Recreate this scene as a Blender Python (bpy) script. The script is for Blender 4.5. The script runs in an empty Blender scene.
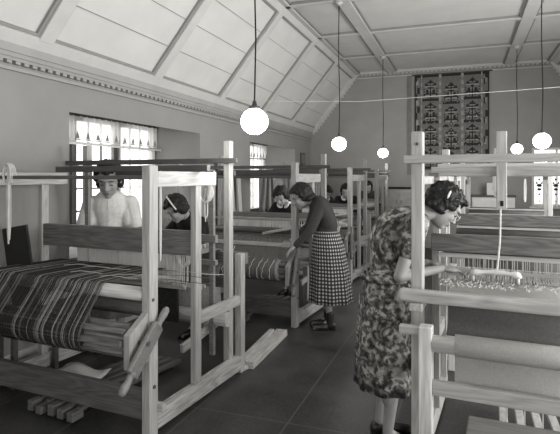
import bpy, bmesh, math, random
from mathutils import Vector, Matrix
R = math.radians
C = bpy.context.scene.collection
rnd = random.Random(7)

# ------------------------------------------------------------------ camera frame
A = R(19.74); FPX = 510.0; HOR = 177.0; EYE = 1.55
SA, CA = math.sin(A), math.cos(A)
def P(u, v, d):
    """point seen at pixel u,v at depth d (used to survey positions in the room)"""
    lat = (u - 280) / FPX * d
    return Vector((lat * CA - d * SA, lat * SA + d * CA, EYE - (v - HOR) / FPX * d))
def Pz(u, d, z):
    p = P(u, HOR, d); p.z = z; return p

cam = bpy.data.cameras.new('camera'); co = bpy.data.objects.new('camera', cam); C.objects.link(co)
co.location = (0, 0, EYE); co.rotation_euler = (R(90), 0, A)
cam.sensor_width = 36; cam.lens = FPX / 560 * 36; cam.shift_y = -(217 - HOR) / 560
cam.clip_start = 0.05
bpy.context.scene.camera = co

# ------------------------------------------------------------------ materials
TINT = (1.0, 0.985, 0.945)
def g(v): return (v * TINT[0], v * TINT[1], v * TINT[2], 1)
def newmat(name):
    m = bpy.data.materials.new(name); m.use_nodes = True
    nt = m.node_tree; b = nt.nodes['Principled BSDF']; return m, nt, b
def plain(name, v, rough=.6, spec=.4, var=.12, scale=9, bump=0.0, bscale=60):
    m, nt, b = newmat(name); N = nt.nodes; L = nt.links
    tc = N.new('ShaderNodeTexCoord'); no = N.new('ShaderNodeTexNoise'); no.inputs['Scale'].default_value = scale
    no.inputs['Detail'].default_value = 5
    L.new(tc.outputs['Object'], no.inputs['Vector'])
    cr = N.new('ShaderNodeValToRGB'); cr.color_ramp.elements[0].position = .3; cr.color_ramp.elements[1].position = .7
    cr.color_ramp.elements[0].color = g(v * (1 - var)); cr.color_ramp.elements[1].color = g(v * (1 + var))
    L.new(no.outputs[0], cr.inputs[0]); L.new(cr.outputs[0], b.inputs['Base Color'])
    b.inputs['Roughness'].default_value = rough; b.inputs['Specular IOR Level'].default_value = spec
    if bump:
        n2 = N.new('ShaderNodeTexNoise'); n2.inputs['Scale'].default_value = bscale
        L.new(tc.outputs['Object'], n2.inputs['Vector'])
        bp = N.new('ShaderNodeBump'); bp.inputs['Strength'].default_value = bump; bp.inputs['Distance'].default_value = .01
        L.new(n2.outputs[0], bp.inputs['Height']); L.new(bp.outputs[0], b.inputs['Normal'])
    return m
_wood = {}
def wood(v, ax='x', contrast=.22, rough=.55):
    k = (v, ax, contrast, rough)
    if k in _wood: return _wood[k]
    m, nt, b = newmat('wood_%s' % ax); N = nt.nodes; L = nt.links
    tc = N.new('ShaderNodeTexCoord'); mp = N.new('ShaderNodeMapping')
    s = {'x': (.9, 9, 9), 'y': (9, .9, 9), 'z': (9, 9, .9)}[ax]
    mp.inputs['Scale'].default_value = s
    L.new(tc.outputs['Object'], mp.inputs['Vector'])
    n0 = N.new('ShaderNodeTexNoise'); n0.inputs['Scale'].default_value = .8; n0.inputs['Detail'].default_value = 3
    L.new(mp.outputs[0], n0.inputs['Vector'])
    mu = N.new('ShaderNodeMath'); mu.operation = 'MULTIPLY'; mu.inputs[1].default_value = 14
    L.new(n0.outputs[0], mu.inputs[0])
    fr = N.new('ShaderNodeMath'); fr.operation = 'PINGPONG'; fr.inputs[1].default_value = .5
    L.new(mu.outputs[0], fr.inputs[0])
    n1 = N.new('ShaderNodeTexNoise'); n1.inputs['Scale'].default_value = 6; n1.inputs['Detail'].default_value = 6
    L.new(mp.outputs[0], n1.inputs['Vector'])
    ad = N.new('ShaderNodeMath'); ad.operation = 'ADD'
    L.new(fr.outputs[0], ad.inputs[0]); L.new(n1.outputs[0], ad.inputs[1])
    cr = N.new('ShaderNodeValToRGB'); e = cr.color_ramp.elements
    e[0].position = .35; e[1].position = 1.0
    e[0].color = g(v * (1 - contrast)); e[1].color = g(v * (1 + contrast * .7))
    L.new(ad.outputs[0], cr.inputs[0]); L.new(cr.outputs[0], b.inputs['Base Color'])
    b.inputs['Roughness'].default_value = rough
    _wood[k] = m; return m
def emis(name, s, v=1.0):
    m, nt, b = newmat(name)
    b.inputs['Emission Color'].default_value = g(v); b.inputs['Emission Strength'].default_value = s
    b.inputs['Base Color'].default_value = g(.9); return m

M = {}
M['wall'] = plain('plaster', .26, .85, .2, .05, 2.5, .25, 25)
M['wallb'] = plain('plaster_end', .31, .85, .2, .06, 2.5, .2, 25)
M['ceil'] = plain('painted_boards', .58, .6, .3, .05, 3)
M['mould'] = plain('painted_moulding', .52, .6, .3, .05, 5)
M['cornice'] = plain('painted_cornice', .31, .6, .3, .05, 5)
M['mouldd'] = plain('moulding_grime', .26, .7, .3, .08, 5)  # darker moulding tone for edge strips, joints and end baseboard
M['cloth_d'] = plain('dark_cloth', .035, .9, .1, .3, 40)
M['cloth_l'] = plain('pale_cloth', .50, .9, .1, .1, 120, .5, 300)
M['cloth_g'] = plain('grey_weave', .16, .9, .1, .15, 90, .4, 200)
M['cloth_m'] = plain('grey_cloth', .2, .9, .1, .2, 60, .4, 200)
M['knit_l'] = plain('pale_knit', .68, .9, .1, .08, 70, .4, 120)
M['knit_d'] = plain('dark_knit', .05, .9, .1, .15, 90, .4, 160)
M['black'] = plain('black_cloth', .018, .85, .15, .3, 30)
M['skin'] = plain('skin', .29, .5, .35, .06, 14)
M['skin_s'] = plain('stocking', .30, .6, .3, .06, 14)
M['hair'] = plain('dark_hair', .011, .55, .3, .5, 60, .8, 90)
M['eye'] = plain('eye_dark', .03, .3, .5, .1)
M['lip'] = plain('lips', .13, .5, .4, .1)
M['shoe'] = plain('shoe_leather', .012, .35, .5, .2)
M['metal'] = plain('dull_metal', .06, .4, .5, .2)
M['string'] = plain('cotton_string', .62, .9, .1, .1)
M['thread_d'] = plain('dark_thread', .035, .9, .1, .3, 200)
M['thread_m'] = plain('grey_thread', .13, .9, .1, .3, 200)
M['thread_l'] = plain('pale_thread', .50, .9, .1, .15, 200)
M['white'] = plain('white_paint', .7, .6, .3, .04)
M['dwood'] = wood(.07, 'x')
M['bulb'] = emis('opal_globe', 9.0)
def sheer(name, v, alpha):
    m, nt, b = newmat(name)
    b.inputs['Base Color'].default_value = g(v); b.inputs['Roughness'].default_value = .9
    b.inputs['Transmission Weight'].default_value = 0
    N = nt.nodes; L = nt.links
    tr = N.new('ShaderNodeBsdfTranslucent'); tr.inputs[0].default_value = g(v)
    tp = N.new('ShaderNodeBsdfTransparent')
    a1 = N.new('ShaderNodeMixShader'); a1.inputs[0].default_value = .6
    L.new(b.outputs[0], a1.inputs[1]); L.new(tr.outputs[0], a1.inputs[2])
    a2 = N.new('ShaderNodeMixShader'); a2.inputs[0].default_value = alpha
    L.new(tp.outputs[0], a2.inputs[1]); L.new(a1.outputs[0], a2.inputs[2])
    L.new(a2.outputs[0], nt.nodes['Material Output'].inputs[0]); return m
M['sheer'] = sheer('sheer_curtain', .75, .55)
def glassm():
    m, nt, b = newmat('window_glass')
    N = nt.nodes; L = nt.links
    tp = N.new('ShaderNodeBsdfTransparent'); gl = N.new('ShaderNodeBsdfGlossy'); gl.inputs['Roughness'].default_value = .05
    mx = N.new('ShaderNodeMixShader'); mx.inputs[0].default_value = .06
    L.new(tp.outputs[0], mx.inputs[1]); L.new(gl.outputs[0], mx.inputs[2]); L.new(mx.outputs[0], N['Material Output'].inputs[0])
    return m
M['glass'] = glassm()
def floorm():
    m, nt, b = newmat('linoleum'); N = nt.nodes; L = nt.links
    tc = N.new('ShaderNodeTexCoord')
    n = N.new('ShaderNodeTexNoise'); n.inputs['Scale'].default_value = 1.6; n.inputs['Detail'].default_value = 8; n.inputs['Roughness'].default_value = .65
    n2 = N.new('ShaderNodeTexNoise'); n2.inputs['Scale'].default_value = 45; n2.inputs['Detail'].default_value = 6
    L.new(tc.outputs['Object'], n.inputs['Vector']); L.new(tc.outputs['Object'], n2.inputs['Vector'])
    ad = N.new('ShaderNodeMath'); ad.operation = 'MULTIPLY_ADD'; ad.inputs[1].default_value = .45
    L.new(n2.outputs[0], ad.inputs[0]); L.new(n.outputs[0], ad.inputs[2])
    cr = N.new('ShaderNodeValToRGB'); cr.color_ramp.elements[0].position = .5; cr.color_ramp.elements[1].position = .95
    cr.color_ramp.elements[0].color = g(.008); cr.color_ramp.elements[1].color = g(.068)
    L.new(ad.outputs[0], cr.inputs[0])
    sx = N.new('ShaderNodeSeparateXYZ'); L.new(tc.outputs['Object'], sx.inputs[0])
    def seam(out, period, off, w):
        a = N.new('ShaderNodeMath'); a.operation = 'SUBTRACT'; a.inputs[1].default_value = off - 50 * period - period / 2
        L.new(out, a.inputs[0])
        mo = N.new('ShaderNodeMath'); mo.operation = 'MODULO'; mo.inputs[1].default_value = period; L.new(a.outputs[0], mo.inputs[0])
        s = N.new('ShaderNodeMath'); s.operation = 'SUBTRACT'; s.inputs[1].default_value = period / 2; L.new(mo.outputs[0], s.inputs[0])
        ab = N.new('ShaderNodeMath'); ab.operation = 'ABSOLUTE'; L.new(s.outputs[0], ab.inputs[0])
        lt = N.new('ShaderNodeMath'); lt.operation = 'LESS_THAN'; lt.inputs[1].default_value = w; L.new(ab.outputs[0], lt.inputs[0])
        return lt.outputs[0]
    s1 = seam(sx.outputs[0], .64, -1.04, .006); s2 = seam(sx.outputs[1], 1.9, 3.04, .005)
    mxx = N.new('ShaderNodeMath'); mxx.operation = 'MAXIMUM'; L.new(s1, mxx.inputs[0]); L.new(s2, mxx.inputs[1])
    hf = N.new('ShaderNodeMath'); hf.operation = 'MULTIPLY'; hf.inputs[1].default_value = .55; L.new(mxx.outputs[0], hf.inputs[0])
    mix = N.new('ShaderNodeMix'); mix.data_type = 'RGBA'
    L.new(hf.outputs[0], mix.inputs[0]); L.new(cr.outputs[0], mix.inputs[6]); mix.inputs[7].default_value = g(.11)
    L.new(mix.outputs[2], b.inputs['Base Color'])
    rr = N.new('ShaderNodeMapRange'); rr.inputs[3].default_value = .32; rr.inputs[4].default_value = .6
    L.new(n.outputs[0], rr.inputs[0]); L.new(rr.outputs[0], b.inputs['Roughness'])
    b.inputs['Specular IOR Level'].default_value = .35
    return m
M['floor'] = floorm()
def floralm():
    m, nt, b = newmat('floral_print'); N = nt.nodes; L = nt.links
    tc = N.new('ShaderNodeTexCoord')
    n = N.new('ShaderNodeTexNoise'); n.inputs['Scale'].default_value = 9; n.inputs['Detail'].default_value = 2
    L.new(tc.outputs['Object'], n.inputs['Vector'])
    vm = N.new('ShaderNodeVectorMath'); vm.operation = 'MULTIPLY_ADD'; vm.inputs[1].default_value = (.12, .12, .12)
    L.new(n.outputs[1], vm.inputs[0]); L.new(tc.outputs['Object'], vm.inputs[2])
    v = N.new('ShaderNodeTexVoronoi'); v.inputs['Scale'].default_value = 15; v.feature = 'SMOOTH_F1'; L.new(vm.outputs[0], v.inputs['Vector'])
    cr = N.new('ShaderNodeValToRGB'); e = cr.color_ramp.elements
    e[0].position = .0; e[0].color = g(.06); e[1].position = 1; e[1].color = g(.018)
    for p, c in ((.14, .15), (.26, .42), (.40, .20), (.52, .035), (.60, .20), (.75, .02)):
        k = e.new(p); k.color = g(c)
    L.new(v.outputs[0], cr.inputs[0])
    n2 = N.new('ShaderNodeTexNoise'); n2.inputs['Scale'].default_value = 36; n2.inputs['Detail'].default_value = 4; L.new(tc.outputs['Object'], n2.inputs['Vector'])
    c2 = N.new('ShaderNodeValToRGB'); c2.color_ramp.interpolation = 'LINEAR'
    c2.color_ramp.elements[0].position = .44; c2.color_ramp.elements[0].color = g(.08); c2.color_ramp.elements[1].position = .54; c2.color_ramp.elements[1].color = g(1.0)
    L.new(n2.outputs[0], c2.inputs[0])
    mx = N.new('ShaderNodeMix'); mx.data_type = 'RGBA'; mx.blend_type = 'MULTIPLY'; mx.inputs[0].default_value = .85
    L.new(cr.outputs[0], mx.inputs[6]); L.new(c2.outputs[0], mx.inputs[7]); L.new(mx.outputs[2], b.inputs['Base Color'])
    b.inputs['Roughness'].default_value = .85; return m
M['floral'] = floralm()
def checkm():
    m, nt, b = newmat('check_weave'); N = nt.nodes; L = nt.links
    uv = N.new('ShaderNodeTexCoord'); sx = N.new('ShaderNodeSeparateXYZ'); L.new(uv.outputs['UV'], sx.inputs[0])
    outs = []
    for i in (0, 1):
        f = N.new('ShaderNodeMath'); f.operation = 'FRACT'; L.new(sx.outputs[i], f.inputs[0])
        s = N.new('ShaderNodeMath'); s.operation = 'LESS_THAN'; s.inputs[1].default_value = .45; L.new(f.outputs[0], s.inputs[0]); outs.append(s)
    ad = N.new('ShaderNodeMath'); ad.operation = 'ADD'; L.new(outs[0].outputs[0], ad.inputs[0]); L.new(outs[1].outputs[0], ad.inputs[1])
    h = N.new('ShaderNodeMath'); h.operation = 'MULTIPLY'; h.inputs[1].default_value = .5; L.new(ad.outputs[0], h.inputs[0])
    cr = N.new('ShaderNodeValToRGB'); cr.color_ramp.interpolation = 'CONSTANT'; e = cr.color_ramp.elements
    e[0].color = g(.012); e[1].position = .75; e[1].color = g(.5); k = e.new(.3); k.color = g(.07)
    L.new(h.outputs[0], cr.inputs[0]); L.new(cr.outputs[0], b.inputs['Base Color']); b.inputs['Roughness'].default_value = .9
    return m
M['check'] = checkm()

# ------------------------------------------------------------------ mesh helpers
def box(bm, x0, x1, y0, y1, z0, z1, mi=0):
    vs = [bm.verts.new((x, y, z)) for x in (x0, x1) for y in (y0, y1) for z in (z0, z1)]
    for f in ((0, 1, 3, 2), (4, 6, 7, 5), (0, 4, 5, 1), (2, 3, 7, 6), (0, 2, 6, 4), (1, 5, 7, 3)):
        k = bm.faces.new([vs[i] for i in f]); k.material_index = mi
    return bm
def B(*a):
    bm = bmesh.new(); box(bm, *a); return bm
def frame_of(d):
    d = d.normalized(); up = Vector((0, 0, 1)) if abs(d.z) < .95 else Vector((0, 1, 0))
    a = d.cross(up).normalized(); b = a.cross(d).normalized(); return a, b
def beam(bm, p0, p1, w, h, mi=0):
    p0, p1 = Vector(p0), Vector(p1); a, b = frame_of(p1 - p0); vs = []
    for p in (p0, p1):
        for s, t in ((-1, -1), (1, -1), (1, 1), (-1, 1)):
            vs.append(bm.verts.new(p + a * s * w / 2 + b * t * h / 2))
    for f in ((3, 2, 1, 0), (4, 5, 6, 7), (0, 1, 5, 4), (1, 2, 6, 5), (2, 3, 7, 6), (3, 0, 4, 7)):
        k = bm.faces.new([vs[i] for i in f]); k.material_index = mi
    return bm
def tube(bm, pts, r, n=8, mi=0, radii=None, sx=1):
    pts = [Vector(p) for p in pts]; rings = []
    up = None
    for i, p in enumerate(pts):
        d = (pts[min(i + 1, len(pts) - 1)] - pts[max(i - 1, 0)])
        if d.length < 1e-9: d = Vector((0, 0, 1))
        d.normalize()
        if up is None: a, b = frame_of(d)
        else:
            a = (up - d * up.dot(d))
            a = a.normalized() if a.length > 1e-6 else frame_of(d)[0]
            b = a.cross(d)
        up = a
        rr = radii[i] if radii else r
        rings.append([bm.verts.new(p + (a * math.cos(t) + b * math.sin(t)) * rr) for t in (2 * math.pi * k / n for k in range(n))])
    for i in range(len(rings) - 1):
        for k in range(n):
            f = bm.faces.new((rings[i][k], rings[i][(k + 1) % n], rings[i + 1][(k + 1) % n], rings[i + 1][k])); f.material_index = mi
            f.smooth = n > 6
    for rr_, rev in ((rings[0], True), (rings[-1], False)):
        f = bm.faces.new(list(reversed(rr_)) if rev else rr_); f.material_index = mi
    return bm
def TB(*a, **k):
    bm = bmesh.new(); tube(bm, *a, **k); return bm
def ell(bm, c, r, rot=None, seg=20, mi=0):
    m = Matrix.Translation(Vector(c)) @ (rot.to_4x4() if rot else Matrix.Identity(4)) @ Matrix.Diagonal((r[0], r[1], r[2], 1))
    nv = max(6, seg // 2); T_ = bm.verts.new(m @ Vector((0, 0, 1))); Bt = bm.verts.new(m @ Vector((0, 0, -1))); rows = []
    for j in range(1, nv):
        a_ = math.pi * j / nv; sa, ca = math.sin(a_), math.cos(a_)
        rows.append([bm.verts.new(m @ Vector((sa * math.cos(2 * math.pi * i / seg), sa * math.sin(2 * math.pi * i / seg), ca))) for i in range(seg)])
    for i in range(seg):
        k = (i + 1) % seg
        bm.faces.new((T_, rows[0][i], rows[0][k])); bm.faces.new((Bt, rows[-1][k], rows[-1][i]))
        for j in range(nv - 2): bm.faces.new((rows[j][i], rows[j + 1][i], rows[j + 1][k], rows[j][k]))
def cap(bm, p0, r0, p1, r1, n=14):
    p0, p1 = Vector(p0), Vector(p1)
    tube(bm, [p0, p1], r0, n, radii=[r0, r1])
    ell(bm, p0, (r0,) * 3, seg=n); ell(bm, p1, (r1,) * 3, seg=n)
def sheet(bm, pts, x0, x1, mi=0, t=.003):
    """ribbon of cloth following pts (y,z) between x0 and x1, with thickness"""
    top = [(bm.verts.new((x0, y, z)), bm.verts.new((x1, y, z))) for y, z in pts]
    fs = []
    for a, b in zip(top, top[1:]):
        f = bm.faces.new((a[0], a[1], b[1], b[0])); f.material_index = mi; f.smooth = True; fs.append(f)
    return fs
def obj(name, bm, mat, parent=None, bev=0, solid=0, smooth=False):
    me = bpy.data.meshes.new(name)
    bmesh.ops.recalc_face_normals(bm, faces=bm.faces[:])
    if smooth:
        for f in bm.faces: f.smooth = True
    bm.to_mesh(me); bm.free()
    for m in (mat if isinstance(mat, (list, tuple)) else [mat]): me.materials.append(m)
    o = bpy.data.objects.new(name, me); C.objects.link(o)
    if parent: o.parent = parent
    if solid:
        md = o.modifiers.new('solid', 'SOLIDIFY'); md.thickness = solid; md.offset = 0
    if bev:
        md = o.modifiers.new('bevel', 'BEVEL'); md.width = bev; md.segments = 2; md.limit_method = 'ANGLE'
    return o
def tag(o, label, cat, group=None, kind=None):
    o['label'] = label; o['category'] = cat
    if group: o['group'] = group
    if kind: o['kind'] = kind
    return o
def thing(name, loc, rz, label, cat, group=None):
    o = bpy.data.objects.new(name, None); C.objects.link(o); o.location = loc; o.rotation_euler = (0, 0, rz)
    return tag(o, label, cat, group)
def struct(name, bm, mat, parent=None, **k):
    o = obj(name, bm, mat, parent, **k)
    if not parent: o['kind'] = 'structure'
    return o

# ------------------------------------------------------------------ room
WX, RX, BY, FY = -3.4, 2.8, 11.6, -3.0
ZC, ZF = 2.60, 3.93            # springing of the slope, flat ceiling
XL, XR = -2.33, 1.73
TW = .84
op = [(-1.2, 1.27), (3.75, 6.22), (7.97, 10.44)]      # window recesses of left wall
HEAD, SILL, HEADG = 2.146, .80, 2.31
struct('floor', B(WX - TW, RX + .3, FY - .2, BY + .2, -.1, 0), M['floor'])
bm = bmesh.new(); y = FY - .2
for a, b in op:
    box(bm, WX - TW, WX, y, a, 0, ZC); box(bm, WX - TW, WX, a, b, 0, SILL); vs = [bm.verts.new((xx, yy_, zz)) for yy_ in (a, b) for xx, zz in ((WX - TW, HEADG), (WX, HEAD), (WX, ZC), (WX - TW, ZC))]
    for f in ((0, 1, 2, 3), (7, 6, 5, 4), (0, 4, 5, 1), (1, 5, 6, 2), (2, 6, 7, 3), (3, 7, 4, 0)): bm.faces.new([vs[i] for i in f])
    y = b
box(bm, WX - TW, WX, y, BY + .2, 0, ZC)
struct('wall_left', bm, M['wall'])
# right wall with window openings towards the near part of the hall
bm = bmesh.new(); y = FY - .2
opr = [(-2.0, .4), (1.2, 3.6), (4.6, 7.0)]
for a, b in opr:
    box(bm, RX, RX + .3, y, a, 0, ZC); box(bm, RX, RX + .3, a, b, 0, .9); box(bm, RX, RX + .3, a, b, 2.3, ZC); y = b
box(bm, RX, RX + .3, y, BY + .2, 0, ZC)
struct('wall_right', bm, M['wall'])
# end wall with gable outline and window opening
wx0, wx1, wz0, wz1 = 1.33, 2.25, .95, 2.15
bm = bmesh.new()
box(bm, WX, wx0, BY, BY + .2, 0, ZC); box(bm, wx1, RX, BY, BY + .2, 0, ZC)
box(bm, wx0, wx1, BY, BY + .2, 0, wz0); box(bm, wx0, wx1, BY, BY + .2, wz1, ZC)
def gable(bm, y0, y1):
    pr = [(WX, ZC), (RX, ZC), (XR, ZF), (XL, ZF)]
    a = [bm.verts.new((x, y0, z)) for x, z in pr]; b = [bm.verts.new((x, y1, z)) for x, z in pr]
    bm.faces.new(a); bm.faces.new(b[::-1])
    for i in range(4): bm.faces.new((a[i], a[(i + 1) % 4], b[(i + 1) % 4], b[i]))
gable(bm, BY, BY + .2)
struct('wall_back', bm, M['wallb'])
bm = bmesh.new(); box(bm, WX, RX, FY - .2, FY, 0, ZC); gable(bm, FY - .2, FY); struct('wall_front', bm, M['wall'])
# ceiling shell
def slab(bm, p, y0, y1):
    a = [bm.verts.new((x, y0, z)) for x, z in p]; b = [bm.verts.new((x, y1, z)) for x, z in p]; n = len(p)
    bm.faces.new(a); bm.faces.new(b[::-1])
    for i in range(n): bm.faces.new((a[i], a[(i + 1) % n], b[(i + 1) % n], b[i]))
bm = bmesh.new()
slab(bm, [(WX, ZC), (XL, ZF), (XL, ZF + .2), (WX - .25, ZC)], FY - .2, BY + .2)
slab(bm, [(RX, ZC), (XR, ZF), (XR, ZF + .2), (RX + .25, ZC)], FY - .2, BY + .2)
slab(bm, [(XL, ZF), (XR, ZF), (XR, ZF + .2), (XL, ZF + .2)], FY - .2, BY + .2)
struct('ceiling', bm, M['ceil'])
ribs = [BY - 1.65 * k for k in range(9)]
SL = Vector((XL - WX, 0, ZF - ZC)); SLn = SL.normalized(); NL = Vector((SLn.z, 0, -SLn.x))   # into room
SLL = SL.length
ti = [0]
def trim(bm, mat, **k):
    ti[0] += 1; return struct('trim_%d' % ti[0], bm, mat, **k)
def slope_box(bm, s0, s1, y0, y1, h, side=-1, mi=0, h0=0):
    """box lying on left (-1) or right slope; s along slope from the springing"""
    vs = []
    for s in (s0, s1):
        for y in (y0, y1):
            for t in (h0, h):
                p = Vector((WX, 0, ZC)) + SLn * s + NL * t
                x = p.x if side < 0 else (WX + RX) - p.x
                vs.append(bm.verts.new((x, y, p.z)))
    for f in ((0, 1, 3, 2), (4, 6, 7, 5), (0, 4, 5, 1), (2, 3, 7, 6), (0, 2, 6, 4), (1, 5, 7, 3)):
        k = bm.faces.new([vs[i] for i in f]); k.material_index = mi
for side in (-1, 1):
    for y in ribs[1:]:
        bm = bmesh.new()
        slope_box(bm, .13, SLL, y - .075, y + .075, .055, side)
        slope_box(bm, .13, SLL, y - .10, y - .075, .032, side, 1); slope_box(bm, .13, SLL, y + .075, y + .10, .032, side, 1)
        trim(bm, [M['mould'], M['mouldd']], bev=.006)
    bm = bmesh.new()      # lower and upper rails of the panels, board joints
    slope_box(bm, 0, .15, FY, BY, .05, side); slope_box(bm, SLL - .12, SLL, FY, BY, .05, side)
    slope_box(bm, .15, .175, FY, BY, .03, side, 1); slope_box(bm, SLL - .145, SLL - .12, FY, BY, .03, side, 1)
    trim(bm, [M['mould'], M['mouldd']], bev=.005)
    bm = bmesh.new()
    for k in (1, 2, 3):
        s = .16 + (SLL - .29) * k / 4
        slope_box(bm, s - .004, s + .004, FY, BY, .006, side)
    trim(bm, M['mouldd'])
    # cornice with dentils
    bm = bmesh.new(); sg = -1 if side < 0 else 1; X0 = WX if side < 0 else RX
    def cx(a, b): return sorted((X0 - sg * a, X0 - sg * b))
    for (a, z0, z1) in ((.03, 2.40, 2.425), (.045, 2.475, 2.50), (.06, 2.50, 2.535), (.075, 2.535, 2.60)):
        x0, x1 = cx(0, a); box(bm, x0, x1, FY, BY, z0, z1)
    y = FY
    while y < BY:
        x0, x1 = cx(0, .04); box(bm, x0, x1, y, y + .05, 2.452, 2.475); y += .085
    trim(bm, M['cornice'])
# flat ceiling coffers
BL, BR = -1.5, .9
bm = bmesh.new()
for X in (BL, BR):
    box(bm, X - .09, X + .09, FY, BY, ZF - .055, ZF)
for X0, X1 in ((XL, XL + .1), (XR - .1, XR)): box(bm, X0, X1, FY, BY, ZF - .05, ZF)
for y in ribs[1:]: box(bm, XL, XR, y - .045, y + .045, ZF - .05, ZF)
trim(bm, M['mould'], bev=.006)
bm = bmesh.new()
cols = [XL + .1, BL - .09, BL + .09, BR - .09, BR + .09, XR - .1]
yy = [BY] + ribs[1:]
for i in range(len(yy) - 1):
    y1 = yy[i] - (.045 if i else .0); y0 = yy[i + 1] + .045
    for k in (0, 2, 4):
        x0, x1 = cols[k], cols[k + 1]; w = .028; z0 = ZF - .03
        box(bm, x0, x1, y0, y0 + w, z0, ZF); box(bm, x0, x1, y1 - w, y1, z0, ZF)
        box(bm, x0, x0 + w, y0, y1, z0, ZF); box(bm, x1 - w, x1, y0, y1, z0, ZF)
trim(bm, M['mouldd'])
# moulding on the gable wall
bm = bmesh.new()
slab(bm, [(XL, ZF), (XR, ZF), (XR, ZF - .05), (XL, ZF - .05)], BY - .06, BY)
x = XL + .05
while x < XR - .1:
    box(bm, x, x + .05, BY - .04, BY, ZF - .08, ZF - .055); x += .09
slab(bm, [(XL, ZF - .12), (XR, ZF - .12), (XR, ZF - .14), (XL, ZF - .14)], BY - .03, BY)
for sd in (-1, 1):
    slope_box(bm, 0, SLL, BY - .06, BY, .10, sd)
    s = .1
    while s < SLL - .1:
        slope_box(bm, s, s + .05, BY - .04, BY, .125, sd, 0, .10); s += .09
trim(bm, M['mould'])
struct('baseboard_left', B(WX, WX + .02, FY, BY, 0, .14), M['mould'])
struct('baseboard_back', B(WX, RX, BY - .02, BY, 0, .14), M['mouldd'])

# windows of the left wall
def window(n, y0, y1, gx, z0, z1, nsash=3):
    w = bpy.data.objects.new('window_%d' % n, None); C.objects.link(w); w['kind'] = 'structure'
    w.location = (gx, y0, z0); W = y1 - y0; H = z1 - z0
    bm = bmesh.new(); t = .05
    box(bm, -.04, .04, 0, W, 0, t); box(bm, -.04, .04, 0, W, H - t, H); box(bm, -.04, .04, 0, t, t, H - t); box(bm, -.04, .04, W - t, W, t, H - t)
    sw = (W - 2 * t) / nsash
    for i in range(1, nsash): box(bm, -.035, .035, t + sw * i - .025, t + sw * i + .025, t, H - t)
    obj('window_frame', bm, M['dwood'], w)
    for i in range(nsash):
        a, b = t + sw * i + .025, t + sw * (i + 1) - .025
        bm = bmesh.new()
        box(bm, -.02, .02, a, a + .045, t, H - t); box(bm, -.02, .02, b - .045, b, t, H - t)
        box(bm, -.02, .02, a + .045, b - .045, t, t + .05); box(bm, -.02, .02, a + .045, b - .045, H - t - .04, H - t)
        for k in (1, 2):
            q = a + .045 + (b - a - .09) * k / 3; box(bm, -.012, .012, q - .009, q + .009, t + .05, H - t - .04)
        for k in range(1, 5):
            q = t + .05 + (H - 2 * t - .09) * k / 5; box(bm, -.012, .012, a + .045, b - .045, q - .009, q + .009)
        s = obj('sash', bm, M['dwood'], w)
        obj('pane', B(-.003, .003, a + .04, b - .04, t + .04, H - t - .03), M['glass'], s)
    return w
for i, (a, b) in enumerate(op): window(i + 1, a, b, WX - TW + .1, SILL, HEADG - .03)
# end wall window
w = bpy.data.objects.new('window_4', None); C.objects.link(w); w['kind'] = 'structure'; w.location = (wx0, BY, wz0)
bm = bmesh.new(); W_ = wx1 - wx0; H_ = wz1 - wz0
for a in ((0, .05, 0, H_), (W_ - .05, W_, 0, H_), (.05, W_ - .05, 0, .05), (.05, W_ - .05, H_ - .05, H_), (W_ / 2 - .02, W_ / 2 + .02, .05, H_ - .05)):
    box(bm, a[0], a[1], .03, .08, a[2], a[3])
obj('window_frame', bm, M['white'], w)
obj('pane', B(.04, W_ - .04, .052, .058, .04, H_ - .04), M['glass'], w)
obj('window_sill', B(-.05, W_ + .05, -.08, .03, -.04, 0), M['white'], w)

# curtains
def curtain(name, p0, p1, z0, z1, waves, amp, label, cat='curtain', emb=0, group=None, rod=True, extra=None):
    p0 = Vector(p0); p1 = Vector(p1); L = (p1 - p0).length; d = (p1 - p0) / L; nn = Vector((-d.y, d.x))
    root = thing(name, (p0.x, p0.y, 0), 0, label, cat, group)
    bm = bmesh.new(); n = waves * 8; rows = []
    for j in range(7):
        z = z1 + (z0 - z1) * j / 6
        rows.append([bm.verts.new(((d * (L * i / n) + nn * (amp * math.sin(2 * math.pi * i / 8 + .6 * math.sin(i * .37)) * (.5 + .5 * j / 6))).to_3d() + Vector((0, 0, z)))) for i in range(n + 1)])
    for j in range(6):
        for i in range(n):
            f = bm.faces.new((rows[j][i], rows[j][i + 1], rows[j + 1][i + 1], rows[j + 1][i])); f.smooth = True
    if emb:
        off = nn * (-amp - .006)
        for i in range(emb):
            c = (d * (L * (i + .5) / emb) + off).to_3d(); h = .085; w_ = .035
            a = bm.verts.new(c + d.to_3d() * -w_ + Vector((0, 0, z0 + .03))); b = bm.verts.new(c + d.to_3d() * w_ + Vector((0, 0, z0 + .03))); t = bm.verts.new(c + Vector((0, 0, z0 + .03 + h)))
            bm.faces.new((a, b, t)).material_index = 1
            q = [bm.verts.new(c + d.to_3d() * s_ + Vector((0, 0, z0 + zz))) for s_, zz in ((-.05, .012), (.05, .012), (.05, .024), (-.05, .024))]
            bm.faces.new(q).material_index = 1
    if extra: extra(bm)
    obj('panel', bm, [M['sheer'], M['cloth_m'], M['black']], root)
    if rod:
        obj('rod', TB([(d * -.03).to_3d() + Vector((0, 0, z1)), (d * (L + .03)).to_3d() + Vector((0, 0, z1))], .009, 8), M['dwood'], root)
    return root
CXX = WX - TW + .2
curtain('valance', (CXX, 3.8), (CXX, 6.15), 1.95, 2.235, 22, .02, 'sheer valance with dark motifs across the near window behind the woman in pale top', emb=14)
curtain('curtain', (CXX - .03, 5.35), (CXX - .03, 6.15), .9, 1.935, 9, .022, 'full-length sheer curtain drawn over the far side of the wide window', rod=True)
curtain('valance', (CXX, 8.05), (CXX, 10.4), 1.95, 2.235, 22, .02, 'sheer valance high in the second, mostly hidden window further down the hall', emb=14)
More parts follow.
